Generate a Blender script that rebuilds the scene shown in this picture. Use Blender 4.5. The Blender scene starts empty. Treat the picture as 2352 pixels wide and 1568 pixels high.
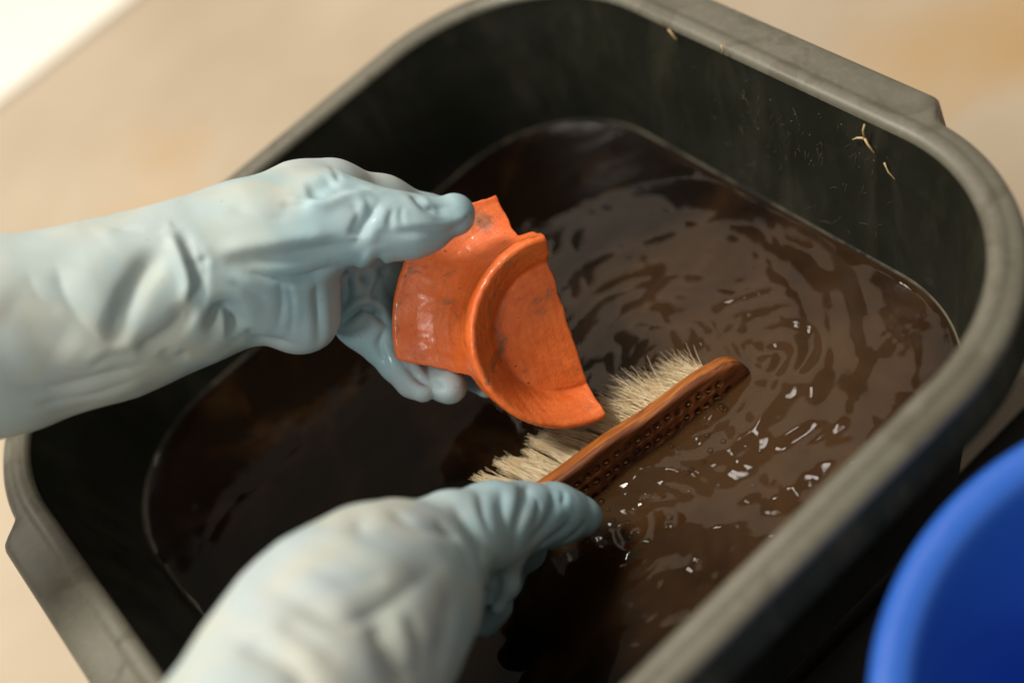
import bpy, bmesh, math, random
import numpy as np
from mathutils import Matrix, Vector
from mathutils.bvhtree import BVHTree

random.seed(7)
rng = np.random.default_rng(7)
S = bpy.context.scene
C = S.collection

# ------------------------------------------------------------------ camera
CAM = np.array([-0.14754, -0.56991, 0.57805])
ROT = np.array([[0.7296, 0.6541, -0.1994], [-0.5921, 0.4583, -0.6629], [-0.3422, 0.6017, 0.7216]])
cam = bpy.data.cameras.new('camera')
cam.sensor_width = 36.0
cam.lens = 50.0
cam.clip_start = 0.01
cam.clip_end = 50.0
cam.dof.use_dof = True
cam.dof.focus_distance = 0.842
cam.dof.aperture_fstop = 1.9
cam_o = bpy.data.objects.new('camera', cam)
M4 = Matrix.Identity(4)
for i in range(3):
    for j in range(3):
        M4[i][j] = ROT[i][j]
    M4[i][3] = CAM[i]
cam_o.matrix_world = M4
C.objects.link(cam_o)
S.camera = cam_o

# ------------------------------------------------------------------ light
w = bpy.data.worlds.new('World')
S.world = w
w.use_nodes = True
w.node_tree.nodes['Background'].inputs[0].default_value = (1.0, 0.90, 0.76, 1)
w.node_tree.nodes['Background'].inputs[1].default_value = 0.31


def area_lamp(name, loc, target, size, energy, color, size_y=None):
    l = bpy.data.lights.new(name, 'AREA')
    l.energy = energy
    l.color = color
    l.size = size
    if size_y:
        l.shape = 'RECTANGLE'
        l.size_y = size_y
    o = bpy.data.objects.new(name, l)
    o.location = loc
    o.rotation_euler = (Vector(target) - Vector(loc)).to_track_quat('-Z', 'Y').to_euler()
    C.objects.link(o)
    return o


area_lamp('ceiling_lamp', (-0.60, 0.70, 2.35), (0, 0, -0.1), 0.60, 72, (1.0, 0.93, 0.81))
area_lamp('left_lamp', (-1.95, -0.82, 1.70), (0.05, 0, -0.05), 0.40, 23, (1.0, 0.94, 0.85))
area_lamp('far_lamp', (-0.90, 1.35, 1.60), (0, 0, -0.1), 0.60, 10, (1.0, 0.93, 0.82))
area_lamp('sheen_fill', (1.05, 1.50, 1.8), (0.1, 0, -0.1), 0.95, 4.3, (1.0, 0.80, 0.60))  # added unseen light, placed where the right-hand water mirrors it as sheen
area_lamp('glint_fill', (0.58, 0.72, 1.75), (0.05, -0.05, -0.1), 0.13, 1.1, (1.0, 0.95, 0.90))  # small added light, positioned to put glints on the ripples

S.render.engine = 'CYCLES'
S.cycles.use_denoising = True
S.cycles.max_bounces = 8
S.cycles.diffuse_bounces = 3
S.cycles.transparent_max_bounces = 12
S.cycles.caustics_reflective = False
S.cycles.caustics_refractive = False
S.cycles.sample_clamp_indirect = 4.0
S.view_settings.view_transform = 'Standard'
S.view_settings.look = 'None'
S.view_settings.exposure = 0.0
S.view_settings.gamma = 1.0

# ------------------------------------------------------------------ helpers
FD = 3266.3          # focal length in the 2352-wide pixel grid used to lay points out


def camv(x, y, d):   # view-axis point (metres) -> camera axes
    return np.array([(x - 1176.0) * d / FD, -(y - 784.0) * d / FD, -d])


def to_world(v):
    return np.asarray(v) @ ROT.T + CAM


def tag(o, label, cat, group=None):
    o['label'] = label
    o['category'] = cat
    if group:
        o['group'] = group
    return o


def empty(name, loc=(0, 0, 0)):
    o = bpy.data.objects.new(name, None)
    o.location = loc
    o.empty_display_size = 0.02
    C.objects.link(o)
    return o


def mesh_obj(name, verts, faces, m, parent=None, smooth=True):
    me = bpy.data.meshes.new(name)
    me.from_pydata([tuple(map(float, v)) for v in verts] if not isinstance(verts, np.ndarray) else verts.tolist(), [],
                   faces.tolist() if isinstance(faces, np.ndarray) else faces)
    if smooth:
        me.polygons.foreach_set('use_smooth', [True] * len(me.polygons))
    me.update()
    o = bpy.data.objects.new(name, me)
    if m:
        me.materials.append(m)
    C.objects.link(o)
    if parent:
        o.parent = parent
        o.matrix_parent_inverse = Matrix.Translation(-Vector(parent.location))
    return o


class Mat:
    """Small node-building wrapper round one Principled material."""
    def __init__(s, name, color=(0.5, 0.5, 0.5), rough=0.5, **kw):
        s.m = bpy.data.materials.new(name)
        s.m.use_nodes = True
        s.t = s.m.node_tree
        s.N = s.t.nodes
        s.L = s.t.links
        s.b = s.N['Principled BSDF']
        s.out = s.N['Material Output']
        s.b.inputs['Base Color'].default_value = (*color, 1)
        s.b.inputs['Roughness'].default_value = rough
        for k, v in kw.items():
            s.b.inputs[k.replace('_', ' ')].default_value = v
        tc = s.N.new('ShaderNodeTexCoord')
        s.co = tc.outputs['Object']

    def noise(s, scale, detail=4, rough=0.55, dist=0.0, stretch=None):
        n = s.N.new('ShaderNodeTexNoise')
        n.inputs['Scale'].default_value = scale
        n.inputs['Detail'].default_value = detail
        n.inputs['Roughness'].default_value = rough
        n.inputs['Distortion'].default_value = dist
        if stretch:
            mp = s.N.new('ShaderNodeMapping')
            mp.inputs['Scale'].default_value = stretch[:3]
            if len(stretch) > 3:
                mp.inputs['Rotation'].default_value = stretch[3]
            s.L.new(s.co, mp.inputs['Vector'])
            s.L.new(mp.outputs[0], n.inputs['Vector'])
        else:
            s.L.new(s.co, n.inputs['Vector'])
        return n.outputs['Fac']

    def ramp(s, src, stops, mode='LINEAR'):
        r = s.N.new('ShaderNodeValToRGB')
        r.color_ramp.interpolation = mode
        e = r.color_ramp.elements
        while len(e) < len(stops):
            e.new(0.5)
        for i, (p, c) in enumerate(stops):
            e[i].position = p
            e[i].color = (*c, 1) if isinstance(c, tuple) else (c, c, c, 1)
        s.L.new(src, r.inputs[0])
        return r.outputs[0]

    def mix(s, fac, a, b, mode='MIX'):
        n = s.N.new('ShaderNodeMix')
        n.data_type = 'RGBA'
        n.blend_type = mode
        for v, i in ((fac, n.inputs[0]), (a, n.inputs[6]), (b, n.inputs[7])):
            if isinstance(v, bpy.types.NodeSocket):
                s.L.new(v, i)
            elif isinstance(v, tuple):
                i.default_value = (*v, 1)
            else:
                i.default_value = v
        return n.outputs[2]

    def math(s, op, a, b=0.0):
        n = s.N.new('ShaderNodeMath')
        n.operation = op
        for v, i in ((a, n.inputs[0]), (b, n.inputs[1])):
            if isinstance(v, bpy.types.NodeSocket):
                s.L.new(v, i)
            else:
                i.default_value = v
        return n.outputs[0]

    def set(s, inp, src):
        s.L.new(src, s.b.inputs[inp])

    def bump(s, h, strength=0.3, dist=0.001, normal=None):
        n = s.N.new('ShaderNodeBump')
        n.inputs['Strength'].default_value = strength
        n.inputs['Distance'].default_value = dist
        s.L.new(h, n.inputs['Height'])
        if normal is not None:
            s.L.new(normal, n.inputs['Normal'])
        s.L.new(n.outputs[0], s.b.inputs['Normal'])
        return n.outputs[0]


# --- implicit surfaces, meshed with surface nets
def smin(a, b, k):
    h = np.clip(0.5 + 0.5 * (b - a) / k, 0, 1)
    return b + (a - b) * h - k * h * (1 - h)


def surface_nets(f, org, h):
    ins = f < 0
    nx, ny, nz = f.shape
    cnt = np.zeros((nx - 1, ny - 1, nz - 1), np.uint8)
    for dx in (0, 1):
        for dy in (0, 1):
            for dz in (0, 1):
                cnt += ins[dx:nx - 1 + dx, dy:ny - 1 + dy, dz:nz - 1 + dz]
    act = (cnt > 0) & (cnt < 8)
    idx = np.full(act.shape, -1, np.int64)
    I = np.argwhere(act)
    idx[act] = np.arange(len(I))
    acc = np.zeros((len(I), 3))
    num = np.zeros(len(I))
    for ax in range(3):
        o = [a for a in range(3) if a != ax]
        for p in (0, 1):
            for q in (0, 1):
                c0 = np.zeros(3, int)
                c0[o[0]] = p
                c0[o[1]] = q
                c1 = c0.copy()
                c1[ax] = 1
                A = I + c0
                B = I + c1
                fa = f[A[:, 0], A[:, 1], A[:, 2]]
                fb = f[B[:, 0], B[:, 1], B[:, 2]]
                m = (fa < 0) != (fb < 0)
                t = fa / np.where(m, fa - fb, 1)
                pos = np.tile(c0.astype(float), (len(I), 1))
                pos[:, ax] = t
                acc[m] += pos[m]
                num[m] += 1
    V = (I + acc / num[:, None]) * h + np.asarray(org)
    F = []
    for ax in range(3):
        o = [a for a in range(3) if a != ax]
        s0 = [slice(1, n - 1) for n in f.shape]
        s1 = [slice(1, n - 1) for n in f.shape]
        s0[ax] = slice(0, f.shape[ax] - 1)
        s1[ax] = slice(1, f.shape[ax])
        a = ins[tuple(s0)]
        b = ins[tuple(s1)]
        E = np.argwhere(a != b)
        sign = a[a != b]
        off = np.ones(3, int)
        off[ax] = 0
        E = E + off
        e0 = np.zeros(3, int)
        e1 = np.zeros(3, int)
        e0[o[0]] = 1
        e1[o[1]] = 1
        q = [E - e0 - e1, E - e1, E, E - e0]
        q = [idx[x[:, 0], x[:, 1], x[:, 2]] for x in q]
        Q = np.stack(q, 1)
        flip = sign if ax != 1 else ~sign
        Q[~flip] = Q[~flip][:, ::-1]
        F.append(Q)
    return V, np.concatenate(F)


def laplace(V, F, it, lam=0.5):
    a = np.concatenate([F[:, 0], F[:, 1], F[:, 2], F[:, 3]])
    b = np.concatenate([F[:, 1], F[:, 2], F[:, 3], F[:, 0]])
    n = np.bincount(a, minlength=len(V)) + np.bincount(b, minlength=len(V))
    for _ in range(it):
        s = np.zeros_like(V)
        for k in range(3):
            s[:, k] = np.bincount(a, V[b, k], len(V)) + np.bincount(b, V[a, k], len(V))
        V = V + lam * (s / n[:, None] - V)
    return V


def vnormals(V, F):
    n = np.cross(V[F[:, 2]] - V[F[:, 0]], V[F[:, 3]] - V[F[:, 1]])
    N = np.zeros_like(V)
    for k in range(3):
        for c in range(4):
            N[:, k] += np.bincount(F[:, c], n[:, k], len(V))
    return N / np.maximum(np.linalg.norm(N, axis=1), 1e-12)[:, None]


class Sines:
    """Smooth pseudo-noise: a sum of random plane waves."""
    def __init__(s, wl, n=14, seed=0, dim=3):
        r = np.random.default_rng(seed)
        d = r.normal(size=(n, dim))
        d /= np.linalg.norm(d, axis=1)[:, None]
        s.k = d * (2 * np.pi / (wl * r.uniform(0.6, 1.6, n)))[:, None]
        s.p = r.uniform(0, 6.28, n)
        s.n = n

    def __call__(s, P):
        o = np.zeros(P.shape[:-1])
        for k, p in zip(s.k, s.p):
            o += np.sin(P @ k + p)
        return o / math.sqrt(s.n / 2)


def blob(prims, h):
    """prims: (a, b, ra, rb, k) in metres, smooth union; returns verts, faces."""
    lo = np.min([np.minimum(p[0] - p[2], p[1] - p[3]) for p in prims], axis=0) - 4 * h
    hi = np.max([np.maximum(p[0] + p[2], p[1] + p[3]) for p in prims], axis=0) + 4 * h
    n = np.ceil((hi - lo) / h).astype(int) + 1
    f = np.full(n, 0.03, np.float32)
    for a, b, ra, rb, k in prims:
        l = np.minimum(a - ra, b - rb) - k - 0.012
        u = np.maximum(a + ra, b + rb) + k + 0.012
        i0 = np.maximum(np.floor((l - lo) / h).astype(int), 0)
        i1 = np.minimum(np.ceil((u - lo) / h).astype(int) + 1, n)
        ax = [(lo[i] + h * np.arange(i0[i], i1[i])).astype(np.float32) for i in range(3)]
        X, Y, Z = np.meshgrid(*ax, indexing='ij')
        ab = b - a
        L2 = max(float(ab @ ab), 1e-12)
        t = np.clip(((X - a[0]) * ab[0] + (Y - a[1]) * ab[1] + (Z - a[2]) * ab[2]) / L2, 0, 1)
        d = np.sqrt((X - a[0] - t * ab[0]) ** 2 + (Y - a[1] - t * ab[1]) ** 2 + (Z - a[2] - t * ab[2]) ** 2) - (ra + (rb - ra) * t)
        sl = tuple(slice(i0[i], i1[i]) for i in range(3))
        f[sl] = smin(f[sl], d, k)
    return surface_nets(f, lo, h)


def chain(pts, k):
    """pts of (x, y, depth, radius) in the layout grid -> capsule primitives."""
    out = []
    for p, q in zip(pts[:-1], pts[1:]):
        out.append((camv(*p[:3]), camv(*q[:3]), p[3] * p[2] / FD, q[3] * q[2] / FD, k))
    return out


def stroke(V, F, strokes):
    """Press folds and creases into a surface along 3D curves lying on it."""
    tree = BVHTree.FromPolygons(V.tolist(), F.tolist())
    for kind, pts, wpx, amp in strokes:
        P = []
        for x, y in pts:
            d = Vector(camv(x, y, 1.0)).normalized()
            hit = tree.ray_cast(Vector((0, 0, 0)), d)[0]
            if hit is None:
                hit = tree.find_nearest(Vector(camv(x, y, 0.8)))[0]
            P.append(np.array(hit))
        # resample smooth
        P = np.array(P)
        if len(P) > 2:
            t = np.linspace(0, len(P) - 1, 6 * (len(P) - 1) + 1)
            Q = []
            for tt in t:
                i = min(int(tt), len(P) - 2)
                u = tt - i
                p0 = P[max(i - 1, 0)]; p1 = P[i]; p2 = P[i + 1]; p3 = P[min(i + 2, len(P) - 1)]
                Q.append(0.5 * (2 * p1 + (p2 - p0) * u + (2 * p0 - 5 * p1 + 4 * p2 - p3) * u * u + (3 * p1 - p0 - 3 * p2 + p3) * u ** 3))
            P = np.array(Q)
        w = wpx * 0.8 / FD
        lo = P.min(0) - 4 * w
        hi = P.max(0) + 4 * w
        sel = np.where(((V > lo) & (V < hi)).all(1))[0]
        if not len(sel):
            continue
        X = V[sel]
        best = np.full(len(sel), 1e9)
        side = np.zeros(len(sel))
        par = np.zeros(len(sel))
        seg = np.linalg.norm(P[1:] - P[:-1], axis=1)
        cum = np.concatenate([[0], np.cumsum(seg)])
        for i in range(len(P) - 1):
            a, b = P[i], P[i + 1]
            ab = b - a
            t = np.clip((X - a) @ ab / max(ab @ ab, 1e-12), 0, 1)
            c = X - a - t[:, None] * ab
            d = np.linalg.norm(c, axis=1)
            m = d < best
            best[m] = d[m]
            side[m] = np.sign(ab[0] * c[m, 1] - ab[1] * c[m, 0])
            par[m] = (cum[i] + t[m] * seg[i]) / cum[-1]
        N = vnormals(V, F)[sel]
        tap = np.clip(np.minimum(par, 1 - par) * 4, 0, 1)
        tap = 0.15 + 0.85 * tap * tap * (3 - 2 * tap)
        x = best / w
        if kind == 'g':        # groove (amp<0) or ridge (amp>0)
            pr = np.exp(-x * x)
        elif kind == 'c':      # sharp crease with soft shoulders
            pr = np.exp(-2.2 * x) - 0.16 * np.exp(-((x - 1.2) / 0.7) ** 2)
        else:                  # 'f' fold: left of the line rises, right of it sinks
            pr = side * x * np.exp(-x * x) * 2.33
        V[sel] += N * (amp * 0.001 * pr * tap)[:, None]
    return V


# ------------------------------------------------------------------ materials
def mat_table():
    M = Mat('table_board', rough=0.55)
    a = M.ramp(M.noise(3.4, 4, 0.55), [(0.30, (0.40, 0.32, 0.23)), (0.70, (0.50, 0.42, 0.32))])
    o = M.ramp(M.noise(3.1, 3, 0.5, 0.3, (1, 1, 1)), [(0.55, 0.0), (0.72, 0.8)])
    M.set('Base Color', M.mix(o, a, (0.46, 0.27, 0.09)))
    M.bump(M.noise(180, 4), 0.15, 0.001)
    return M.m


def mat_tub(dust_sheen=0.0, name='tub_plastic', lift=1.0):
    M = Mat(name, rough=0.42, Specular_IOR_Level=0.3)
    base = (0.008 * lift, 0.010 * lift, 0.0065 * lift)
    n = M.noise(14, 6, 0.62, 0.4)
    fine = M.noise(220, 3, 0.6)
    if dust_sheen:  # dusty film, its colour also lightened for light reflected off the rim
        c = M.ramp(n, [(0.25, (0.098, 0.094, 0.072)), (0.50, (0.122, 0.116, 0.089)), (0.75, (0.145, 0.137, 0.106))])
        c = M.mix(M.ramp(fine, [(0.45, 0.0), (0.75, 0.25)]), c, (0.22, 0.20, 0.16))
        wet = M.ramp(M.noise(26, 3, 0.5, 1.0), [(0.54, 0.0), (0.60, 0.45)])
        c = M.mix(wet, c, (0.075, 0.066, 0.046))
        M.set('Base Color', c)
        M.set('Roughness', M.ramp(wet, [(0, 0.42), (1, 0.25)]))
        M.b.inputs['Specular IOR Level'].default_value = 0.55
    else:
        c = M.ramp(n, [(0.35, base), (0.75, (0.014 * lift, 0.0145 * lift, 0.010 * lift))])
        drip = M.ramp(M.noise(30, 5, 0.65, 0.4, (1.0, 1.0, 0.22)), [(0.48, 0.0), (0.72, 0.55)])
        c = M.mix(drip, c, (0.040 * lift, 0.037 * lift, 0.024 * lift))
        M.set('Base Color', c)
        M.set('Roughness', M.ramp(M.noise(30, 5), [(0.3, 0.34), (0.7, 0.55)]))
    M.bump(fine, 0.12, 0.0006)
    return M.m


def mat_glove(name, centre, reach):
    """Pale rubber, bluer at the wet fingers, yellowed up the gauntlet."""
    M = Mat(name, rough=0.55, Specular_IOR_Level=0.28)
    N, L = M.N, M.L
    vs = N.new('ShaderNodeVectorMath')
    vs.operation = 'DISTANCE'
    L.new(M.co, vs.inputs[0])
    vs.inputs[1].default_value = tuple(centre)
    far_ = M.math('ADD', M.math('DIVIDE', vs.outputs['Value'], reach), M.math('MULTIPLY', M.math('SUBTRACT', M.noise(13, 4, 0.55, 0.8), 0.5), 1.3))
    c = M.ramp(far_, [(0.25, (0.30, 0.475, 0.545)), (0.60, (0.345, 0.48, 0.525)), (1.0, (0.395, 0.475, 0.475))])
    c = M.mix(M.ramp(M.noise(9, 3, 0.5, 0.6), [(0.45, 0.0), (0.65, 0.60)]), c, (0.42, 0.485, 0.53))
    stain = M.math('MULTIPLY', M.ramp(M.noise(17, 3, 0.5, 0.7), [(0.44, 0.0), (0.66, 0.45)]), M.ramp(far_, [(0.45, 0.0), (0.8, 1.0)]))
    c = M.mix(stain, c, (0.54, 0.50, 0.375))
    c = M.mix(M.ramp(M.noise(420, 2, 0.5), [(0.74, 0.0), (0.76, 0.7)]), c, (0.16, 0.17, 0.16))
    M.set('Base Color', c)
    M.b.inputs['Subsurface Weight'].default_value = 0.08
    M.b.inputs['Subsurface Radius'].default_value = (0.003, 0.006, 0.006)
    M.b.inputs['Subsurface Scale'].default_value = 0.5
    M.bump(M.noise(1100, 3, 0.6), 0.16, 0.0006)
    M.set('Roughness', M.ramp(far_, [(0.15, 0.44), (0.6, 0.60)]))
    film = M.math('MULTIPLY', M.ramp(far_, [(0.30, 1.0), (0.55, 0.0)]), M.ramp(M.noise(70, 3, 0.6), [(0.45, 0.0), (0.6, 1.0)]))
    M.set('Coat Weight', M.math('MULTIPLY', film, 0.5))
    M.b.inputs['Coat Roughness'].default_value = 0.07
    return M.m


def mat_clay():
    M = Mat('terracotta', rough=0.5)
    N, L = M.N, M.L
    sx = N.new('ShaderNodeSeparateXYZ')
    L.new(M.co, sx.inputs[0])
    rad_ = M.math('SQRT', M.math('ADD', M.math('MULTIPLY', sx.outputs[0], sx.outputs[0]), M.math('MULTIPLY', sx.outputs[1], sx.outputs[1])))
    ang_ = M.math('ARCTAN2', sx.outputs[1], sx.outputs[0])
    cb = N.new('ShaderNodeCombineXYZ')       # wheel-thrown streaks: fine across, long around
    L.new(M.math('MULTIPLY', rad_, 420.0), cb.inputs[0])
    L.new(M.math('MULTIPLY', ang_, 3.0), cb.inputs[1])
    L.new(M.math('MULTIPLY', sx.outputs[2], 420.0), cb.inputs[2])
    st = N.new('ShaderNodeTexNoise')
    st.inputs['Scale'].default_value = 1.0
    st.inputs['Detail'].default_value = 5
    L.new(cb.outputs[0], st.inputs['Vector'])
    streak = st.outputs['Fac']
    c = M.ramp(M.noise(70, 5, 0.65), [(0.3, (0.68, 0.110, 0.013)), (0.7, (0.84, 0.185, 0.032))])
    c = M.mix(M.ramp(streak, [(0.45, 0.0), (0.75, 0.40)]), c, (0.55, 0.095, 0.018))
    c = M.mix(M.ramp(M.noise(480, 3, 0.7), [(0.58, 0.0), (0.8, 0.5)]), c, (0.42, 0.085, 0.02))
    big = M.noise(42, 6, 0.75, 0.9)
    c = M.mix(M.ramp(big, [(0.555, 0.0), (0.66, 0.80)]), c, (0.24, 0.10, 0.045))
    spk = M.noise(260, 2, 0.5)
    c = M.mix(M.ramp(spk, [(0.71, 0.0), (0.75, 0.8)]), c, (0.09, 0.036, 0.016))
    M.set('Base Color', c)
    wet = M.ramp(M.noise(24, 4, 0.6, 0.3), [(0.40, 0.0), (0.55, 1.0)])
    M.set('Roughness', M.ramp(wet, [(0, 0.60), (1, 0.34)]))
    M.set('Coat Weight', M.math('MULTIPLY', wet, 0.5))
    M.b.inputs['Coat Roughness'].default_value = 0.04
    hgt = M.math('ADD', M.math('MULTIPLY', streak, 0.5), M.math('ADD', M.noise(700, 4, 0.7), M.noise(160, 3, 0.6)))
    nb_ = M.bump(hgt, 0.40, 0.0011)
    cbp = N.new('ShaderNodeBump')
    cbp.inputs['Strength'].default_value = 0.34
    cbp.inputs['Distance'].default_value = 0.0008
    L.new(M.noise(340, 3, 0.6), cbp.inputs['Height'])
    L.new(cbp.outputs[0], M.b.inputs['Coat Normal'])
    return M.m


def mat_wood(name, dark=False):
    M = Mat(name, rough=0.48, Coat_Weight=0.08, Coat_Roughness=0.2)
    g = M.noise(30, 6, 0.6, 0.5, (0.6, 9, 9))
    if dark:
        c = M.ramp(g, [(0.30, (0.045, 0.013, 0.005)), (0.50, (0.15, 0.040, 0.010)), (0.72, (0.36, 0.12, 0.028))])
    else:
        c = M.ramp(g, [(0.30, (0.17, 0.042, 0.006)), (0.55, (0.36, 0.108, 0.014)), (0.75, (0.52, 0.19, 0.028))])
    M.set('Base Color', c)
    M.bump(g, 0.55, 0.0009)
    return M.m


def mat_bristle():
    M = Mat('bristle', rough=0.42)
    c = M.ramp(M.noise(120, 2, 0.5), [(0.3, (0.80, 0.62, 0.36)), (0.7, (0.90, 0.78, 0.55))])
    M.set('Base Color', c)
    M.b.inputs['Subsurface Weight'].default_value = 0.0
    return M.m


def mat_blue():
    M = Mat('blue_plastic', color=(0.022, 0.110, 0.50), rough=0.33)
    M.set('Roughness', M.ramp(M.noise(60, 4), [(0.3, 0.28), (0.7, 0.42)]))
    return M.m


def mat_water():
    M = Mat('muddy_water')
    N, L = M.N, M.L
    N.remove(M.b)
    tr = N.new('ShaderNodeBsdfTransparent')
    tr.inputs[0].default_value = (1, 0.93, 0.82, 1)
    df = N.new('ShaderNodeBsdfDiffuse')
    mp = N.new('ShaderNodeMapping')
    mp.inputs['Location'].default_value = (-0.42, 0.50, 0.53)
    mp.inputs['Scale'].default_value = (5.0, 5.0, 5.0)
    L.new(M.co, mp.inputs['Vector'])
    gr = N.new('ShaderNodeTexGradient')
    gr.gradient_type = 'SPHERICAL'
    L.new(mp.outputs[0], gr.inputs['Vector'])
    cloud = M.math('ADD', gr.outputs['Fac'], M.math('MULTIPLY', M.math('SUBTRACT', M.noise(12, 4, 0.6, 1.2), 0.5), 1.1))
    cl = M.ramp(cloud, [(0.0, (0.010, 0.0052, 0.0026)), (0.25, (0.040, 0.0185, 0.0070)), (0.75, (0.120, 0.060, 0.024))])
    L.new(cl, df.inputs[0])
    m1 = N.new('ShaderNodeMixShader')
    m1.inputs[0].default_value = 0.40
    L.new(tr.outputs[0], m1.inputs[1])
    L.new(df.outputs[0], m1.inputs[2])
    gl = N.new('ShaderNodeBsdfGlossy')
    gl.inputs['Roughness'].default_value = 0.02
    fr = N.new('ShaderNodeFresnel')
    fr.inputs[0].default_value = 1.34
    bp = N.new('ShaderNodeBump')
    bp.inputs['Strength'].default_value = 0.08
    bp.inputs['Distance'].default_value = 0.002
    L.new(M.noise(55, 3, 0.5, 0.5), bp.inputs['Height'])
    L.new(bp.outputs[0], gl.inputs['Normal'])
    L.new(bp.outputs[0], fr.inputs['Normal'])
    m2 = N.new('ShaderNodeMixShader')
    L.new(fr.outputs[0], m2.inputs[0])
    L.new(m1.outputs[0], m2.inputs[1])
    L.new(gl.outputs[0], m2.inputs[2])
    L.new(m2.outputs[0], M.out.inputs['Surface'])
    ab = N.new('ShaderNodeVolumeAbsorption')
    ab.inputs['Color'].default_value = (0.62, 0.40, 0.20, 1)
    ab.inputs['Density'].default_value = 110.0
    L.new(ab.outputs[0], M.out.inputs['Volume'])
    return M.m


# ------------------------------------------------------------------ table
ZT = -0.24
YE = 0.99            # far edge of the board


def box(name, lo, hi, m, parent=None, bevel=0.0):
    bm = bmesh.new()
    bmesh.ops.create_cube(bm, size=1)
    for v in bm.verts:
        for i in range(3):
            v.co[i] = lo[i] if v.co[i] < 0 else hi[i]
    if bevel:
        bmesh.ops.bevel(bm, geom=list(bm.edges), offset=bevel, segments=3, profile=0.5, affect='EDGES')
    me = bpy.data.meshes.new(name)
    bm.to_mesh(me)
    bm.free()
    me.materials.append(m)
    o = bpy.data.objects.new(name, me)
    C.objects.link(o)
    if parent:
        o.parent = parent
    return o


t = box('table_top', (-3, -0.150, ZT - 0.04), (3, YE, ZT), mat_table(), bevel=0.004)
t['kind'] = 'structure'
Md = Mat('shaded_ground', rough=0.7)
Md.set('Base Color', Md.ramp(Md.noise(14, 5, 0.6), [(0.35, (0.010, 0.008, 0.006)), (0.7, (0.022, 0.017, 0.012))]))  # near-black colour stands in for the shade between tub and basin
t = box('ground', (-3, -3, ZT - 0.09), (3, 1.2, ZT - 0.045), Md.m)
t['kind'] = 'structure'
M = Mat('white_panel', (0.86, 0.82, 0.74), 0.6)
M.bump(M.noise(60, 4), 0.1, 0.001)
o = box('white_board', (-2.0, YE + 0.004, ZT - 0.044), (2.2, YE + 1.6, ZT + 0.006), M.m, bevel=0.003)
tag(o, 'bright white board lying flat beyond the beige surface, upper left corner', 'board')

# ------------------------------------------------------------------ tub
LX, LY, RC = 0.2457, 0.24, 0.121


def ring(off, z, n=520, lug=0.0, rc=None):
    """Rounded-rectangle ring of the tub at an offset from the inner rim line."""
    hx, hy = LX + off, LY + off
    r = max((RC if rc is None else rc) + off, 0.02)
    sx, sy = hx - r, hy - r
    per = [2 * sy, math.pi * r / 2, 2 * sx, math.pi * r / 2] * 2
    tot = sum(per)
    out = []
    for i in range(n):
        s = tot * i / n
        k = 0
        while s > per[k]:
            s -= per[k]
            k += 1
        cx, cy = [(sx, sy), (-sx, sy), (-sx, -sy), (sx, -sy)][[0, 0, 1, 1, 2, 2, 3, 3][k]]
        if k == 0: p = (hx, -sy + s)
        elif k == 2: p = (sx - s, hy)
        elif k == 4: p = (-hx, sy - s)
        elif k == 6: p = (-sx + s, -hy)
        else:
            a0 = [0, 0, 0, math.pi / 2, 0, math.pi, 0, 1.5 * math.pi][k] + s / r
            p = (cx + r * math.cos(a0), cy + r * math.sin(a0))
        x, y = p
        if lug:
            tt = min(max((0.129 - abs(y)) / 0.016, 0), 1)
            tt = tt * tt * (3 - 2 * tt)
            x += math.copysign(lug * tt, x)
        out.append((x, y, z))
    return out


def loft(name, prof, m, parent, close_end=False):
    V, F = [], []
    n = 520
    for p in prof:
        V += ring(p[0], p[1], n, p[2] if len(p) > 2 else 0)
    for k in range(len(prof) - 1):
        for i in range(n):
            j = (i + 1) % n
            F.append((k * n + i, k * n + j, (k + 1) * n + j, (k + 1) * n + i))
    if close_end:
        F.append(tuple(range((len(prof) - 1) * n, len(prof) * n)))
    return mesh_obj(name, V, F, m, parent)


ZW = -0.105
TP = 0.19            # inward taper of the wall per metre of depth
tub = empty('wash_tub', (0, 0, ZT))
tag(tub, 'large black plastic tub with rounded corners half filled with muddy water', 'tub')
ZB = ZT + 0.006
inner = [(0.0, -0.004), (-0.0015, -0.012)] + [(-0.002 - TP * d, -d) for d in (0.03, 0.05, 0.07, 0.09, 0.11, 0.13, 0.16, 0.19)]
inner += [(-0.045, ZB + 0.022), (-0.055, ZB + 0.010), (-0.075, ZB + 0.006), (-0.115, ZB + 0.006)]
loft('inner_wall', inner, mat_tub(), tub, True)
G = 0.014
rim = [(0.0, -0.005), (0.0004, -0.0026), (0.0014, -0.0008), (0.003, 0.0004), (0.005, 0.0010), (0.0075, 0.0011), (0.0095, 0.0008), (0.0108, 0.0002),
       (0.0114, -0.0003, 0.0), (0.0130, -0.0006, 0.05 * G), (0.0150, -0.0009, 0.65 * G), (0.0172, -0.0016, 0.93 * G), (0.0190, -0.0028, G), (0.0202, -0.0046, 1.02 * G), (0.0208, -0.0066, 1.02 * G)]
loft('rim', rim, mat_tub(1.0, 'tub_rim_plastic'), tub)
skirt = [(0.0208, -0.0066, 1.02 * G), (0.0214, -0.014, 1.03 * G), (0.0222, -0.024, 1.04 * G), (0.023, -0.033, 1.05 * G), (0.0222, -0.0345, 1.04 * G), (0.0208, -0.033, 1.03 * G),
         (0.0192, -0.014, G), (0.016, -0.0075, 0.8 * G), (0.006, -0.007)]
loft('rim_skirt', skirt, mat_tub(0, 'tub_skirt_plastic', 3.0), tub)
outer = [(0.006, -0.007), (0.004, -0.012)] + [(0.003 - TP * d, -d) for d in (0.03, 0.06, 0.10, 0.15, 0.20)] + [(-0.046, ZT + 0.008), (-0.060, ZT + 0.001), (-0.10, ZT + 0.001)]
zl = ZW + 0.0012
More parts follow.
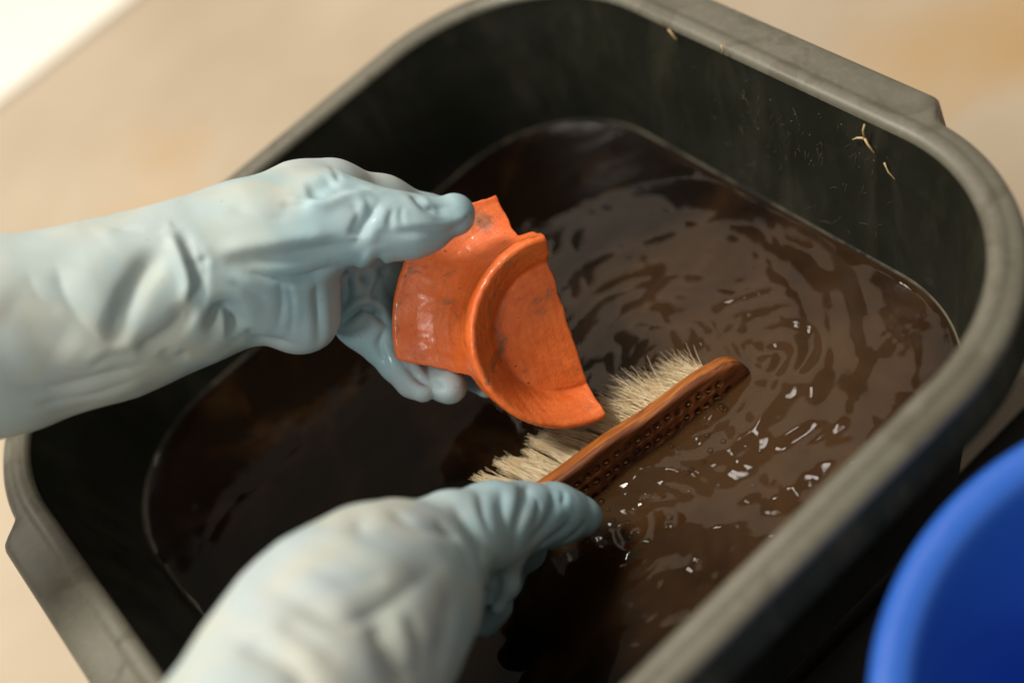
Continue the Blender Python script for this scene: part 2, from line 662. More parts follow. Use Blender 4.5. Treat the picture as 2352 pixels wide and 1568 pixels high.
glint_prof = [(-0.002 + TP * (zl - 0.0006) - 0.0001, zl - 0.0006), (-0.002 + TP * zl - 0.0008, zl), (-0.002 + TP * (zl + 0.0016) - 0.0007, zl + 0.0016), (-0.002 + TP * (zl + 0.0026) - 0.0001, zl + 0.0026)]
Mt = Mat('glint_paint', rough=0.5)
Mt.set('Base Color', Mt.ramp(Mt.noise(22, 5, 0.7), [(0.40, (0.012, 0.012, 0.009)), (0.60, (0.11, 0.098, 0.070))]))  # pale colour painted in for the meniscus glint along the waterline
loft('waterline_glint', glint_prof, Mt.m, tub)
loft('outer_wall', outer, mat_tub(0, 'tub_outer_plastic'), tub, True)

# ------------------------------------------------------------------ water
ZW = -0.105
wo = -0.002 - TP * 0.105 + 0.0012


def rr_sdf(X, Y, hx, hy, r):
    ax, ay = np.abs(X) - hx + r, np.abs(Y) - hy + r
    return np.hypot(np.maximum(ax, 0), np.maximum(ay, 0)) + np.minimum(np.maximum(ax, ay), 0) - r


def water_height(X, Y):
    P = np.stack([X, Y], -1)
    h = np.zeros_like(X)
    # stirred zone round the brush, calmer towards the left and the far corner
    act = np.exp(-(((X - 0.09) / 0.15) ** 2 + ((Y + 0.07) / 0.15) ** 2))
    act2 = (0.20 + 0.80 * act) * 0.90
    for wl, a, sd in ((0.095, 0.00065, 1), (0.050, 0.00042, 2), (0.027, 0.00014, 3), (0.015, 0.00003, 4)):
        warp = Sines(0.10, 8, 50 + sd, 2)(P)
        h += a * act2 * Sines(wl, 16, sd, 2)(P + 0.014 * np.stack([warp, -warp], -1))
    # swirl: long curved streaks going round the stirred centre
    cx, cy = 0.085, -0.035
    r = np.hypot(X - cx, Y - cy)
    th = np.arctan2(Y - cy, X - cx) + 6.0 * r
    Q = np.stack([r, 0.014 * np.cos(th), 0.014 * np.sin(th)], -1)
    h += 0.00042 * act2 * Sines(0.022, 18, 77, 3)(Q) * np.clip(r / 0.03, 0, 1)
    h += 0.00009 * act2 * Sines(0.010, 18, 78, 3)(Q) * np.clip(r / 0.03, 0, 1)
    for cx, cy, wl, a, fall in ((0.13, -0.095, 0.016, 0.00042, 0.040), (-0.005, -0.115, 0.0115, 0.00070, 0.032), (0.045, -0.035, 0.018, 0.00028, 0.045), (0.03, -0.15, 0.015, 0.00018, 0.06)):
        r = np.hypot(X - cx, Y - cy) * (1 + 0.12 * np.sin(3 * np.arctan2(Y - cy, X - cx) + cx * 40))
        h += a * (0.55 + 0.45 * Sines(0.05, 6, int(1000 * cx) + 300, 2)(P)) * np.sin(2 * np.pi * r / wl + 1.0) * np.exp(-(r / fall) ** 1.3)
    d = -rr_sdf(X, Y, LX + wo, LY + wo, RC + wo)
    h += 0.0022 * np.exp(-np.maximum(d, 0) / 0.0035)
    return h


n = 330
gx = np.linspace(-1, 1, n)
U, Vv = np.meshgrid(gx, gx, indexing='ij')
X, Y = U * (LX + wo), Vv * (LY + wo)
# pull the square grid into the rounded outline
hx, hy, r = LX + wo, LY + wo, RC + wo
qx, qy = np.abs(X), np.abs(Y)
cxx, cyy = hx - r, hy - r
for _ in range(40):
    s = rr_sdf(X, Y, hx, hy, r)
    m = (s > 0)
    if not m.any():
        break
    ax, ay = np.maximum(np.abs(X) - cxx, 0), np.maximum(np.abs(Y) - cyy, 0)
    ln = np.maximum(np.hypot(ax, ay), 1e-9)
    X = np.where(m, np.sign(X) * (np.minimum(np.abs(X), cxx) + ax / ln * r), X)
    Y = np.where(m, np.sign(Y) * (np.minimum(np.abs(Y), cyy) + ay / ln * r), Y)
Z = ZW + water_height(X, Y)
verts = np.stack([X, Y, Z], -1).reshape(-1, 3)
ii, jj = np.meshgrid(np.arange(n - 1), np.arange(n - 1), indexing='ij')
a = (ii * n + jj).ravel()
faces = np.stack([a, a + n, a + n + 1, a + 1], 1)
bb = [i * n for i in range(n)] + [(n - 1) * n + j for j in range(1, n)] + [i * n + n - 1 for i in range(n - 2, -1, -1)] + [j for j in range(n - 2, 0, -1)]
low = verts[bb].copy()
low[:, :2] *= 0.93
low[:, 2] = ZB + 0.02
base = len(verts)
vv = verts.tolist() + low.tolist()
ff = faces.tolist()
nb = len(bb)
for i in range(nb):
    j = (i + 1) % nb
    ff.append([bb[j], bb[i], base + i, base + j][::-1])
ff.append([base + i for i in range(nb)][::-1])
wt = mesh_obj('water', vv, ff, mat_water())
wt['kind'] = 'structure'
bmw = bmesh.new()
bmw.from_mesh(wt.data)
bmesh.ops.remove_doubles(bmw, verts=list(bmw.verts), dist=1e-6)
bmesh.ops.recalc_face_normals(bmw, faces=list(bmw.faces))
bmw.to_mesh(wt.data)
bmw.free()

# ------------------------------------------------------------------ blue basin
bc = (0.0905, -0.437)
br = 0.1565
bowl = empty('blue_basin', (bc[0], bc[1], ZT - 0.045))
tag(bowl, 'round bright blue plastic basin in the lower right corner', 'basin')
mb = mat_blue()


def revolve(name, prof, m, parent, c, n=160):
    V, F = [], []
    for r_, z_ in prof:
        for i in range(n):
            a_ = 2 * math.pi * i / n
            V.append((c[0] + r_ * math.cos(a_), c[1] + r_ * math.sin(a_), z_))
    for k in range(len(prof) - 1):
        for i in range(n):
            j = (i + 1) % n
            F.append((k * n + i, k * n + j, (k + 1) * n + j, (k + 1) * n + i))
    return mesh_obj(name, V, F, m, parent)


zr = -0.02
revolve('rolled_rim', [(br - 0.022, zr - 0.012), (br - 0.020, zr - 0.004), (br - 0.016, zr), (br - 0.006, zr + 0.001), (br - 0.001, zr - 0.002), (br, zr - 0.008), (br - 0.001, zr - 0.022), (br - 0.003, zr - 0.023), (br - 0.004, zr - 0.012), (br - 0.014, zr - 0.008), (br - 0.018, zr - 0.012)][::-1], mb, bowl, bc)
revolve('bowl', [(br - 0.022, zr - 0.012), (br - 0.026, zr - 0.03), (br - 0.034, -0.10), (br - 0.046, -0.17), (br - 0.055, ZT - 0.01), (br - 0.07, ZT - 0.030), (br - 0.10, ZT - 0.036), (0.001, ZT - 0.036)], mb, bowl, bc)
revolve('outer_wall', [(br - 0.018, zr - 0.012), (br - 0.023, zr - 0.03), (br - 0.031, -0.10), (br - 0.043, -0.17), (br - 0.052, ZT - 0.02), (br - 0.065, ZT - 0.043), (0.001, ZT - 0.043)][::-1], mb, bowl, bc)

# ------------------------------------------------------------------ pottery shard
SD = 0.846
sc_ = SD / FD
cen = camv(1284, 752, SD)
axis = np.array([0.24, -0.14, 0.96]); axis /= np.linalg.norm(axis)
vd = np.array([0.358, -0.934, 0.0]); vd -= axis * (vd @ axis); vd /= np.linalg.norm(vd)
ud = np.cross(vd, axis)
if ud[0] > 0:
    ud = -ud
prof = np.array([(-20, 0), (100, 0), (142, -1), (149, -4), (155, 1), (168, 20), (186, 40), (205, 61), (211, 66), (217, 67), (223, 64), (227, 55), (228, 40),
                 (225, 16), (222, -6), (228, -32), (246, -60), (276, -86), (312, -106), (346, -119), (360, -123), (367, -130), (364, -139), (352, -143),
                 (312, -135), (268, -120), (228, -99), (190, -72), (120, -48), (-20, -44)], float)
mm = 1.0
hh = 3.2             # voxel in layout px (0.8 mm)
ug = np.arange(-48, 412, hh)
vg = np.arange(-400, 262, hh)
hg = np.arange(-158, 78, hh)
# 2D profile distance on a fine grid, then looked up
rg = np.arange(-25, 480, 1.6)
zg = np.arange(-164, 84, 1.6)
RR, ZZ = np.meshgrid(rg, zg, indexing='ij')
dist = np.full(RR.shape, 1e9)
ins = np.zeros(RR.shape, bool)
for p, q in zip(prof, np.roll(prof, -1, 0)):
    e = q - p
    tt = np.clip(((RR - p[0]) * e[0] + (ZZ - p[1]) * e[1]) / (e @ e), 0, 1)
    dist = np.minimum(dist, np.hypot(RR - p[0] - tt * e[0], ZZ - p[1] - tt * e[1]))
    c1 = (p[1] > ZZ) != (q[1] > ZZ)
    xi = p[0] + (ZZ - p[1]) / (e[1] if abs(e[1]) > 1e-9 else 1e-9) * e[0]
    ins ^= c1 & (RR < xi)
sd2 = np.where(ins, -dist, dist)
UU, VV, HH = np.meshgrid(ug, vg, hg, indexing='ij')
rad = np.hypot(UU, VV)
fi = np.clip((rad - rg[0]) / 1.6, 0, len(rg) - 1.001)
fj = np.clip((HH - zg[0]) / 1.6, 0, len(zg) - 1.001)
i0 = fi.astype(int); j0 = fj.astype(int); fa = fi - i0; fb = fj - j0
f = sd2[i0, j0] * (1 - fa) * (1 - fb) + sd2[i0 + 1, j0] * fa * (1 - fb) + sd2[i0, j0 + 1] * (1 - fa) * fb + sd2[i0 + 1, j0 + 1] * fa * fb
PP = np.stack([UU, VV, HH], -1)
n1 = Sines(70, 10, 11)(PP)
n2 = Sines(24, 10, 12)(PP)
f = f + 0.6 * n2 * 0.5
brk = -UU - 24 + 1.6 * n1 + 0.35 * n2 + 0.5 * Sines(9, 10, 13)(PP)
f = np.maximum(f, brk)
fl = np.clip((rad - 226) / 10, 0, 1)          # the flange alone is broken off further in
cut1 = (VV + 0.60 * UU) - 176 + 2.2 * n1 + 1.2 * n2
cut2 = 14 - UU + 1.8 * n1 + 0.5 * n2
cut3 = -VV - 322 + 1.6 * n1 + 0.5 * n2
cut = np.where(VV > 0, cut1, np.maximum(np.maximum(cut2, cut1), cut3))
flange = np.maximum(rad * 0 - 1e3, cut)
f = np.where((rad > 227) | (HH < -46), np.maximum(f, np.where((rad > 205), flange, -1e3)), f)
V, F = surface_nets(f.astype(np.float32), (ug[0], vg[0], hg[0]), hh)
V = laplace(V, F, 2, 0.5)
if np.linalg.det(np.stack([ud, vd, axis])) < 0:
    F = F[:, ::-1]
shard = mesh_obj('pottery_shard', V * sc_, F, mat_clay())
B3 = np.stack([ROT @ ud, ROT @ vd, ROT @ axis], 1)
MW = Matrix.Identity(4)
o3 = to_world(cen)
for i in range(3):
    for j in range(3):
        MW[i][j] = B3[i][j]
    MW[i][3] = o3[i]
shard.matrix_world = MW
tag(shard, 'wet orange terracotta pottery shard with a broken foot ring, held over the brush', 'pottery shard')

# ------------------------------------------------------------------ brush
# a plank on edge: back face towards the camera, bristles pointing away from it
A0 = np.array([-0.072, -0.0690, -0.0735])       # near end, under the right hand
A1 = np.array([0.120, -0.0895, -0.0905])        # far end, dipping into the water
bx = A1 - A0
BL = np.linalg.norm(bx); bx /= BL
bz = np.array([0.02, 0.20, 1.0]); bz -= bx * (bz @ bx); bz /= np.linalg.norm(bz)
by = np.cross(bz, bx)                          # bristle side (+y)
BW, BT = 0.056, 0.0122
brush = empty('scrubbing_brush', tuple(A0))
tag(brush, 'wooden scrubbing brush with pale bristles lying half sunk in the water', 'brush')
vox = 0.0009
xs = np.arange(-0.004, BL + 0.006, vox); ys = np.arange(-0.004, BT + 0.004, vox); zs = np.arange(-BW - 0.004, 0.004, vox)
XX, YY, ZZ = np.meshgrid(xs, ys, zs, indexing='ij')
# outline in the x-z plane with well rounded ends and a slightly bowed edge
bow = 0.0022 * np.sin(XX / BL * math.pi) + 0.0006 * Sines(0.05, 6, 31)(np.stack([XX, YY, ZZ], -1))
px_ = np.abs(XX - BL / 2) - BL / 2 + 0.015
pz_ = np.abs(ZZ + BW / 2) - BW / 2 + 0.015 - bow
d2 = np.hypot(np.maximum(px_, 0), np.maximum(pz_, 0)) + np.minimum(np.maximum(px_, pz_), 0) - 0.015
dy = np.abs(YY - BT / 2) - BT / 2
e_ = 0.0025
f = np.hypot(np.maximum(d2 + e_, 0), np.maximum(dy + e_, 0)) + np.minimum(np.maximum(d2 + e_, dy + e_), 0) - e_
holes = []
nx_ = 22
for rrow in range(6):
    zc = -0.0085 - rrow * 0.0082
    for i in range(nx_):
        xc = 0.012 + (i + 0.5 * (rrow % 2)) * (BL - 0.026) / nx_
        xc += rng.normal(0, 0.0006)
        zc_ = zc
        zc = zc_ + rng.normal(0, 0.0006)
        holes.append((xc, zc))
        ir = max(int((xc - 0.004 - xs[0]) / vox), 0)
        jr = max(int((zc - 0.004 - zs[0]) / vox), 0)
        sl = (slice(ir, ir + 10), slice(0, 10), slice(jr, jr + 10))
        hd = np.hypot((XX[sl] - xc), (ZZ[sl] - zc)) - rng.uniform(0.0022, 0.0031)
        hd = np.maximum(hd, YY[sl] - 0.0034)
        f[sl] = np.maximum(f[sl], -hd)
        zc = zc_
V, F = surface_nets(f.astype(np.float32), (xs[0], ys[0], zs[0]), vox)
V = laplace(V, F, 1, 0.4)
# split the plank: drilled dark back face / pale sanded body
fc = V[F].mean(1)
isback = fc[:, 1] < 0.0034
W3 = A0 + V[:, :1] * bx + V[:, 1:2] * by + V[:, 2:3] * bz
wb = mesh_obj('wooden_back', W3, F, mat_wood('orange_wood'), brush)
wb.data.materials.append(mat_wood('dark_wood', True))
wb.data.polygons.foreach_set('material_index', isback.astype(np.int32))
# wire stitches across some holes
M = Mat('brass_wire', (0.75, 0.45, 0.16), 0.25, Metallic=1.0)
V, F = [], []
for k, (xc, zc) in enumerate(holes):
    if rng.random() < 0.35:
        continue
    x0, x1 = xc - 0.0016, xc + 0.0016
    zz = zc + rng.normal(0, 0.0004)
    b0 = len(V)
    for s_ in range(5):
        u = s_ / 4
        for q in range(4):
            a_ = q * math.pi / 2
            V.append((x0 + (x1 - x0) * u, -0.0002 + 0.0012 * abs(2 * u - 1) ** 2 + 0.0003 * math.cos(a_), zz + 0.0003 * math.sin(a_)))
    for s_ in range(4):
        for q in range(4):
            F.append((b0 + s_ * 4 + q, b0 + s_ * 4 + (q + 1) % 4, b0 + s_ * 4 + 4 + (q + 1) % 4, b0 + s_ * 4 + 4 + q))
V = np.array(V)
o = mesh_obj('wire_stitches', A0 + V[:, :1] * bx + V[:, 1:2] * by + V[:, 2:3] * bz, F, M.m, wb)
o['kind'] = 'stuff'
# bristles: tufts of stiff tapering fibres
V, F = [], []
nfib = 0
for (xc, zc) in holes:
    far = xc / BL
    tuft = rng.normal(0, 0.10, 2)
    for q in range(70 if zc > -0.03 else 26):
        a_ = rng.uniform(0, 6.283)
        rr_ = 0.0034 * math.sqrt(rng.random())
        p0 = np.array([xc + rr_ * math.cos(a_), BT - 0.001, zc + rr_ * math.sin(a_)])
        ln = 0.041 * rng.uniform(0.80, 1.06)
        sp = rng.normal(0, 0.07, 2)
        dirx = -0.62 + 0.15 * far + sp[0] + tuft[0]
        dirz = 0.36 + sp[1] * 0.7 + tuft[1]
        if far > 0.55:
            ln *= 1 - 0.55 * (far - 0.55)
            dirz -= 0.55 * (far - 0.55)
            dirx += rng.normal(0.05, 0.28)
            dirz += rng.normal(-0.10, 0.20)
        d0 = np.array([dirx * 0.5, 1.0, dirz * 0.5]); d1 = np.array([dirx * 1.2, 0.9, dirz * 1.1 - 0.10])
        b0 = len(V)
        w0 = rng.uniform(0.00016, 0.00025)
        pos = p0.copy()
        for s_ in range(5):
            u = s_ / 4
            wv = w0 * (1 - 0.55 * u)
            for qq in range(3):
                b_ = qq * 2.0944 + a_
                V.append((pos[0] + wv * math.cos(b_), pos[1], pos[2] + wv * math.sin(b_)))
            dd = d0 * (1 - u) + d1 * u
            dd = dd + np.array([-rr_ * math.cos(a_), 0, -rr_ * math.sin(a_)]) * (40 if u > 0.2 else 0)
            pos = pos + dd / np.linalg.norm(dd) * ln / 4
        for s_ in range(4):
            for qq in range(3):
                F.append((b0 + s_ * 3 + qq, b0 + s_ * 3 + (qq + 1) % 3, b0 + s_ * 3 + 3 + (qq + 1) % 3, b0 + s_ * 3 + 3 + qq))
        F.append((b0 + 12, b0 + 13, b0 + 14))
        nfib += 1
V = np.array(V)
o = mesh_obj('bristles', A0 + V[:, :1] * bx + V[:, 1:2] * by + V[:, 2:3] * bz, F, mat_bristle(), brush)
o['kind'] = 'stuff'

# ------------------------------------------------------------------ gloves


def glove(name, prims, strokes, mg, h=0.0013, lump=0.0003, seed=5):
    V, F = blob(prims, h)
    V = laplace(V, F, 2, 0.5)
    N = vnormals(V, F)
    V = V + N * (lump * Sines(0.045, 14, seed)(V) + 0.35 * lump * Sines(0.02, 14, seed + 1)(V))[:, None]
    V = stroke(V, F, strokes)
    V = laplace(V, F, 1, 0.4)
    return mesh_obj(name, to_world(V), F, mg)


left = []
left += chain([(-1500, 1020, 0.66, 300), (-620, 880, 0.735, 285), (-250, 812, 0.765, 238), (0, 771, 0.785, 212), (250, 712, 0.80, 192), (420, 655, 0.81, 168), (500, 622, 0.815, 152)], 0.02)
left += chain([(500, 622, 0.815, 152), (620, 560, 0.815, 126), (720, 510, 0.82, 98)], 0.024)
left += chain([(600, 545, 0.83, 116), (700, 480, 0.836, 92), (775, 444, 0.842, 64)], 0.020)    # index metacarpal
left += chain([(560, 640, 0.815, 132), (660, 690, 0.822, 98), (690, 722, 0.825, 76)], 0.014)   # heel of the hand
left += chain([(690, 650, 0.82, 80), (708, 742, 0.825, 56)], 0.012)
left += chain([(775, 444, 0.842, 64), (880, 464, 0.860, 58), (990, 502, 0.876, 48), (1090, 560, 0.892, 42)], 0.010)   # index finger, behind
left += chain([(620, 555, 0.808, 100), (760, 502, 0.806, 80), (860, 515, 0.804, 66), (945, 520, 0.807, 56), (985, 515, 0.81, 52)], 0.018)  # thumb
left += chain([(985, 512, 0.81, 47), (1042, 494, 0.814, 50)], 0.005)
left += chain([(700, 560, 0.85, 80), (800, 620, 0.868, 62), (838, 730, 0.873, 70), (880, 780, 0.876, 58)], 0.008)   # palm and finger roots
left += chain([(840, 600, 0.872, 50), (900, 640, 0.885, 55), (960, 720, 0.90, 60)], 0.006)
left += chain([(850, 740, 0.874, 62), (915, 830, 0.874, 47), (950, 875, 0.868, 42), (970, 894, 0.862, 30)], 0.003)
left += chain([(905, 740, 0.892, 52), (990, 835, 0.888, 46), (1020, 876, 0.870, 46), (1034, 886, 0.862, 41)], 0.002)
left += chain([(1000, 780, 0.905, 46), (1090, 862, 0.898, 36), (1118, 886, 0.886, 28)], 0.002)
ls = [
    # gauntlet: the big pillow fold and its creases
    ('g', [(378, 560), (335, 615), (298, 685), (270, 755), (262, 820)], 27, -5.5),
    ('f', [(398, 525), (428, 590), (446, 650), (434, 712)], 18, -3.0),
    ('g', [(436, 690), (410, 745), (360, 785), (300, 812)], 22, -4.0),
    ('c', [(432, 604), (442, 630), (440, 700)], 14, -1.6),
    ('g', [(370, 800), (400, 822), (440, 812)], 18, -2.0),
    ('g', [(488, 775), (504, 722), (532, 722), (552, 772)], 22, -9.0),
    ('c', [(560, 752), (600, 778), (680, 792)], 24, -2.6),
    ('c', [(425, 606), (455, 604), (480, 584)], 14, -2.0),
    ('f', [(490, 592), (585, 582), (650, 572), (720, 560), (795, 553)], 26, 2.6),
    ('c', [(540, 600), (590, 626), (635, 640), (700, 638), (775, 612)], 20, -4.2),
    ('c', [(640, 645), (650, 690), (640, 750)], 22, -1.8),
    ('c', [(726, 645), (732, 720), (728, 800)], 20, -3.0),
    ('c', [(128, 600), (146, 670), (190, 745), (250, 800)], 46, -2.4),
    ('g', [(-20, 690), (90, 745), (190, 800)], 50, -2.0),
    ('c', [(0, 880), (120, 895), (230, 868), (350, 830)], 40, -3.6),
    ('c', [(60, 935), (200, 910), (330, 862)], 24, -1.8),
    ('g', [(150, 620), (190, 560), (250, 530)], 50, -1.2),
    ('c', [(520, 470), (600, 500), (680, 495)], 50, -1.4),
    ('c', [(455, 560), (470, 610), (462, 670), (470, 720)], 12, -1.5),
    ('c', [(520, 640), (570, 668), (620, 690)], 16, -1.3),
    ('c', [(660, 650), (672, 700), (668, 770)], 12, -1.2),
    ('c', [(590, 590), (660, 600), (740, 588)], 12, -1.2),
    ('c', [(60, 620), (90, 680), (150, 720)], 30, -0.9),
    ('c', [(200, 850), (260, 820), (320, 815)], 16, -1.5),
    ('c', [(250, 520), (330, 530), (400, 520)], 40, -1.4),
    # back of the thumb root
    ('g', [(700, 440), (735, 426), (775, 410)], 24, -3.6),
    ('f', [(690, 452), (745, 455), (805, 438), (860, 438)], 18, -2.4),
    ('c', [(764, 384), (776, 408), (790, 432)], 12, -1.6),
    ('c', [(872, 462), (846, 500), (816, 556)], 22, -5.0),
    ('c', [(806, 462), (822, 500), (800, 550)], 26, -2.2),
    ('c', [(944, 446), (976, 474), (1004, 480)], 18, -4.0),
    ('g', [(1008, 468), (1014, 498)], 20, -2.0),
    ('f', [(880, 529), (965, 523), (1026, 525), (1088, 490)], 14, 1.0),
    ('c', [(905, 478), (895, 505), (900, 530)], 12, -1.6),
    ('c', [(925, 474), (920, 498), (930, 520)], 10, -1.2),
    ('c', [(830, 450), (850, 470), (845, 490)], 12, -1.6),
    ('c', [(640, 470), (690, 470), (720, 460)], 26, -1.6),
    # palm and fingers under the shard
    ('c', [(772, 640), (790, 626), (802, 650), (788, 720)], 16, -4.0),
    ('c', [(806, 700), (838, 640), (874, 585)], 18, -7.0),
    ('c', [(840, 735), (862, 670), (893, 610)], 16, -3.0),
    ('c', [(780, 752), (815, 716), (850, 708), (890, 745)], 17, -7.0),
    ('c', [(868, 596), (880, 625), (896, 634)], 14, -7.0),
    ('g', [(785, 690), (800, 640), (845, 588), (880, 572)], 12, 2.2),
    ('g', [(788, 735), (815, 700), (850, 692), (880, 712)], 10, 1.8),
    ('c', [(886, 754), (872, 795), (886, 836)], 16, -3.0),
    ('c', [(938, 826), (958, 868), (988, 920)], 15, -4.0),
    ('c', [(900, 790), (925, 830), (940, 860)], 18, -1.4),
]
g1 = glove('gloved_hand', left, ls, mat_glove('glove_rubber_left', to_world(camv(960, 700, 0.85)), 0.16))
tag(g1, 'pale blue rubber gloved left hand and forearm gripping the terracotta shard', 'gloved hand')

right = []
right += chain([(-100, 2950, 0.47, 372), (390, 2150, 0.56, 320), (600, 1780, 0.62, 282), (722, 1568, 0.652, 258), (802, 1452, 0.678, 240), (876, 1376, 0.702, 203), (925, 1345, 0.716, 180)], 0.02)
right += chain([(950, 1295, 0.728, 145), (1040, 1246, 0.744, 110), (1130, 1208, 0.768, 90), (1200, 1190, 0.785, 80)], 0.010)
right += chain([(1200, 1186, 0.785, 80), (1275, 1182, 0.80, 70), (1335, 1185, 0.806, 48)], 0.006)   # thumb over the plank
right += chain([(1325, 1180, 0.805, 46), (1352, 1186, 0.806, 27)], 0.004)
right += chain([(1120, 1205, 0.768, 80), (1152, 1275, 0.768, 36), (1163, 1340, 0.768, 25), (1142, 1392, 0.768, 22)], 0.008)   # web of the hand
right += chain([(1080, 1300, 0.775, 70), (1125, 1385, 0.79, 46), (1112, 1425, 0.792, 36)], 0.006)
right += chain([(1130, 1240, 0.80, 70), (1200, 1262, 0.835, 48), (1240, 1290, 0.848, 42), (1235, 1330, 0.846, 36)], 0.006)  # fingers in the water
right += chain([(1110, 1300, 0.80, 60), (1170, 1345, 0.838, 42), (1195, 1370, 0.842, 34)], 0.006)
rs = [
    ('c', [(1184, 1262), (1188, 1205), (1203, 1150), (1215, 1110)], 22, -3.4),
    ('c', [(1208, 1252), (1250, 1210), (1272, 1165), (1262, 1120)], 20, -2.4),
    ('c', [(1235, 1256), (1290, 1218), (1312, 1185)], 16, -2.0),
    ('c', [(1285, 1250), (1330, 1218), (1348, 1188)], 15, -1.5),
    ('c', [(1290, 1160), (1296, 1140), (1292, 1125)], 12, -1.6),
    ('c', [(1230, 1140), (1236, 1175), (1222, 1215)], 12, -1.6),
    ('c', [(1150, 1118), (1156, 1180), (1176, 1240)], 24, -2.2),
    ('c', [(1100, 1130), (1110, 1180), (1130, 1230)], 18, -2.0),
    ('c', [(1112, 1310), (1100, 1250), (1070, 1195), (1030, 1150)], 34, -2.4),
    ('c', [(1085, 1300), (1060, 1250), (1020, 1205), (985, 1180)], 28, -1.4),
    ('f', [(1120, 1290), (1124, 1350), (1112, 1420)], 20, -3.0),
    ('c', [(620, 1350), (760, 1420), (870, 1400), (990, 1310)], 50, -4.0),
    ('c', [(700, 1300), (800, 1330), (900, 1320)], 34, -1.8),
    ('c', [(850, 1410), (895, 1500), (940, 1590)], 40, -6.0),
    ('c', [(930, 1400), (960, 1480), (960, 1570)], 26, -3.0),
    ('c', [(1030, 1360), (1030, 1440), (985, 1540)], 34, -4.4),
    ('c', [(880, 1160), (960, 1205), (1060, 1230)], 36, -2.6),
    ('c', [(540, 1470), (660, 1520), (730, 1610)], 44, -4.4),
    ('c', [(630, 1420), (720, 1470), (790, 1540)], 30, -2.4),
    ('c', [(800, 1150), (826, 1205), (900, 1260)], 34, -2.6),
]
g2 = glove('gloved_hand', right, rs, mat_glove('glove_rubber_right', to_world(camv(1300, 1220, 0.81)), 0.16), h=0.0014, lump=0.0004, seed=15)
tag(g2, 'pale cream and blue rubber gloved right hand holding the end of the brush', 'gloved hand')

# ------------------------------------------------------------------ bits stuck to the tub
def tube(pts, r0, r1, sides=6):
    pts = np.array(pts, float)
    V, F = [], []
    n_ = len(pts)
    for i in range(n_):
        tdir = pts[min(i + 1, n_ - 1)] - pts[max(i - 1, 0)]
        tdir /= np.linalg.norm(tdir)
        a_ = np.cross(tdir, [0.3, 0.5, 0.8]); a_ /= np.linalg.norm(a_)
        b_ = np.cross(tdir, a_)
        r_ = r0 + (r1 - r0) * i / (n_ - 1)
        for q in range(sides):
            an = 2 * math.pi * q / sides
            V.append(pts[i] + r_ * (math.cos(an) * a_ + math.sin(an) * b_))
    for i in range(n_ - 1):
        for q in range(sides):
            F.append((i * sides + q, i * sides + (q + 1) % sides, (i + 1) * sides + (q + 1) % sides, (i + 1) * sides + q))
    F.append(tuple(range(sides))[::-1])
    F.append(tuple(range((n_ - 1) * sides, n_ * sides)))
    return V, F


def wall_point(y, z, lift=0.0006):      # a point on the right-hand inner wall
    return np.array([LX - 0.002 - TP * (-z) - lift, y, z])


def merge(parts):
    V, F = [], []
    for v, f_ in parts:
        b_ = len(V)
        V += list(v)
        F += [tuple(i + b_ for i in q) for q in f_]
    return np.array(V), F


def on_wall(x, y):                       # layout grid -> (y, z) on that wall
    d = np.asarray(camv(x, y, 1.0)) @ ROT.T
    tt = (LX - 0.01 - CAM[0]) / d[0]
    for _ in range(8):
        z_ = CAM[2] + d[2] * tt
        tt = (LX - 0.002 + TP * z_ - CAM[0]) / d[0]
    p = CAM + d * tt
    return p[1], p[2]


M = Mat('dry_root', (0.50, 0.36, 0.18), 0.6)
c0 = on_wall(1988, 315)
br_ = []
for px, py in ((1988, 284), (1961, 319), (2010, 349)):
    e0 = on_wall(px, py)
    mid = ((c0[0] + e0[0]) / 2 + 0.0008, (c0[1] + e0[1]) / 2 + 0.0006)
    br_.append(tube([wall_point(*c0, 0.0009), wall_point(*mid, 0.0012), wall_point(*e0, 0.0008)], 0.0008, 0.0005))
o = mesh_obj('root_fibre', *merge(br_), M.m)
tag(o, 'small pale three-pronged root fibre stuck to the inside wall of the tub', 'root fibre')
for pts, lb in (([(2033, 372), (2042, 392), (2058, 410)], 'thin curved straw bit below the three-pronged root on the tub wall'),
                ([(1537, 66), (1546, 78), (1556, 90)], 'straw bit near the top of the tub wall, farthest from the root'),
                ([(1658, 102), (1662, 112), (1660, 122)], 'short straw bit just under the far tub rim')):
    P_ = [wall_point(*on_wall(*p), 0.0008) for p in pts]
    o = mesh_obj('straw_bit', *tube(P_, 0.0006, 0.0004), M.m)
    tag(o, lb, 'straw bit', 'straw bits on the tub wall')
parts = []
for k in range(85):
    px = rng.normal(1830, 130); py = 150 + (px - 1500) * 0.50 + rng.uniform(-70, 170)
    yz = on_wall(px, py)
    if not (-0.10 < yz[1] < -0.012) or abs(yz[0]) > 0.11:
        continue
    ang = rng.normal(1.9, 0.5); ln_ = rng.uniform(0.002, 0.012)
    cv = rng.normal(0, 0.25)
    P_ = [wall_point(yz[0] + ln_ * (u - 0.5) * math.cos(ang + cv * u), yz[1] + ln_ * (u - 0.5) * math.sin(ang + cv * u), 0.0003) for u in (0, 0.5, 1)]
    parts.append(tube(P_, 0.00012, 0.00007, 3))
for k in range(35):
    px = rng.normal(1800, 180); py = 150 + (px - 1500) * 0.50 + rng.uniform(-80, 60)
    yz = on_wall(px, py)
    if not (-0.10 < yz[1] < -0.01) or abs(yz[0]) > 0.115:
        continue
    r_ = rng.uniform(0.0002, 0.0005)
    P_ = [wall_point(yz[0] + u * r_, yz[1] + rng.normal(0, r_), 0.0003) for u in (-1, 0, 1)]
    parts.append(tube(P_, r_ * 0.6, r_ * 0.4, 5))
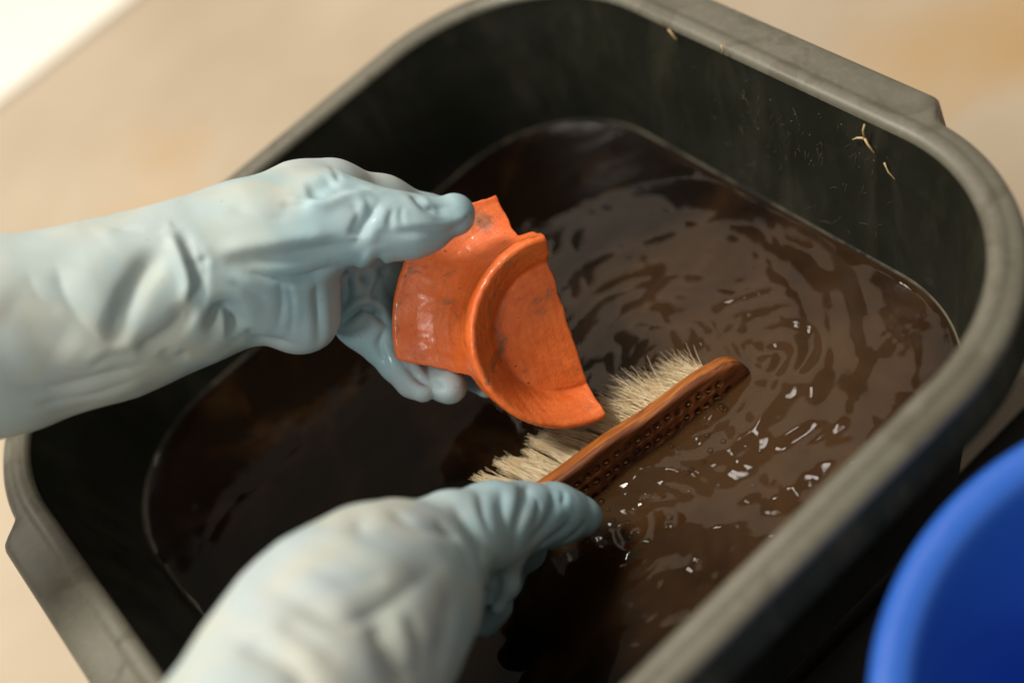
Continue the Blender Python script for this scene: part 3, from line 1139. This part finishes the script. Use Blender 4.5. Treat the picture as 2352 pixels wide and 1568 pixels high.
M2 = Mat('dried_silt', (0.15, 0.12, 0.07), 0.7)
o = mesh_obj('dried_fibres', *merge(parts), M2.m)
o['kind'] = 'stuff'
o['label'] = 'fine pale scratches of fibre and silt dried on the tub wall'

# bubbles riding on the stirred water
def bub_mat():
    M_ = Mat('bubble_film')
    N, L = M_.N, M_.L
    N.remove(M_.b)
    tr = N.new('ShaderNodeBsdfTransparent'); gl = N.new('ShaderNodeBsdfGlossy')
    gl.inputs['Roughness'].default_value = 0.03
    fr = N.new('ShaderNodeLayerWeight'); fr.inputs[0].default_value = 0.25
    mx = N.new('ShaderNodeMixShader')
    L.new(fr.outputs['Fresnel'], mx.inputs[0]); L.new(tr.outputs[0], mx.inputs[1]); L.new(gl.outputs[0], mx.inputs[2])
    L.new(mx.outputs[0], M_.out.inputs['Surface'])
    return M_.m


parts = []
for cx_, cy_, n_, sp_ in ((1400, 1230, 16, 40), (1650, 930, 6, 25), (1500, 880, 8, 35), (1640, 1130, 7, 90), (1460, 870, 6, 25), (1560, 1090, 5, 60), (1180, 1010, 5, 30)):
    for k in range(n_):
        px, py = cx_ + rng.normal(0, sp_), cy_ + rng.normal(0, sp_ * 0.7)
        d = np.asarray(camv(px, py, 1.0)) @ ROT.T
        p = CAM + d * (ZW - CAM[2]) / d[2]
        p[2] = ZW + float(water_height(np.array([p[0]]), np.array([p[1]]))[0])
        r_ = rng.uniform(0.0008, 0.0024)
        bm_v, bm_f = [], []
        for i in range(5):
            ph = i / 4 * math.pi / 2
            for j in range(10):
                a_ = j / 10 * 2 * math.pi
                bm_v.append(p + r_ * np.array([math.cos(ph) * math.cos(a_), math.cos(ph) * math.sin(a_), 0.8 * math.sin(ph)]))
        for i in range(4):
            for j in range(10):
                bm_f.append((i * 10 + j, i * 10 + (j + 1) % 10, (i + 1) * 10 + (j + 1) % 10, (i + 1) * 10 + j))
        parts.append((bm_v, bm_f))
o = mesh_obj('bubbles', *merge(parts), bub_mat())
o['kind'] = 'stuff'
o['label'] = 'small clear bubbles floating on the stirred muddy water'
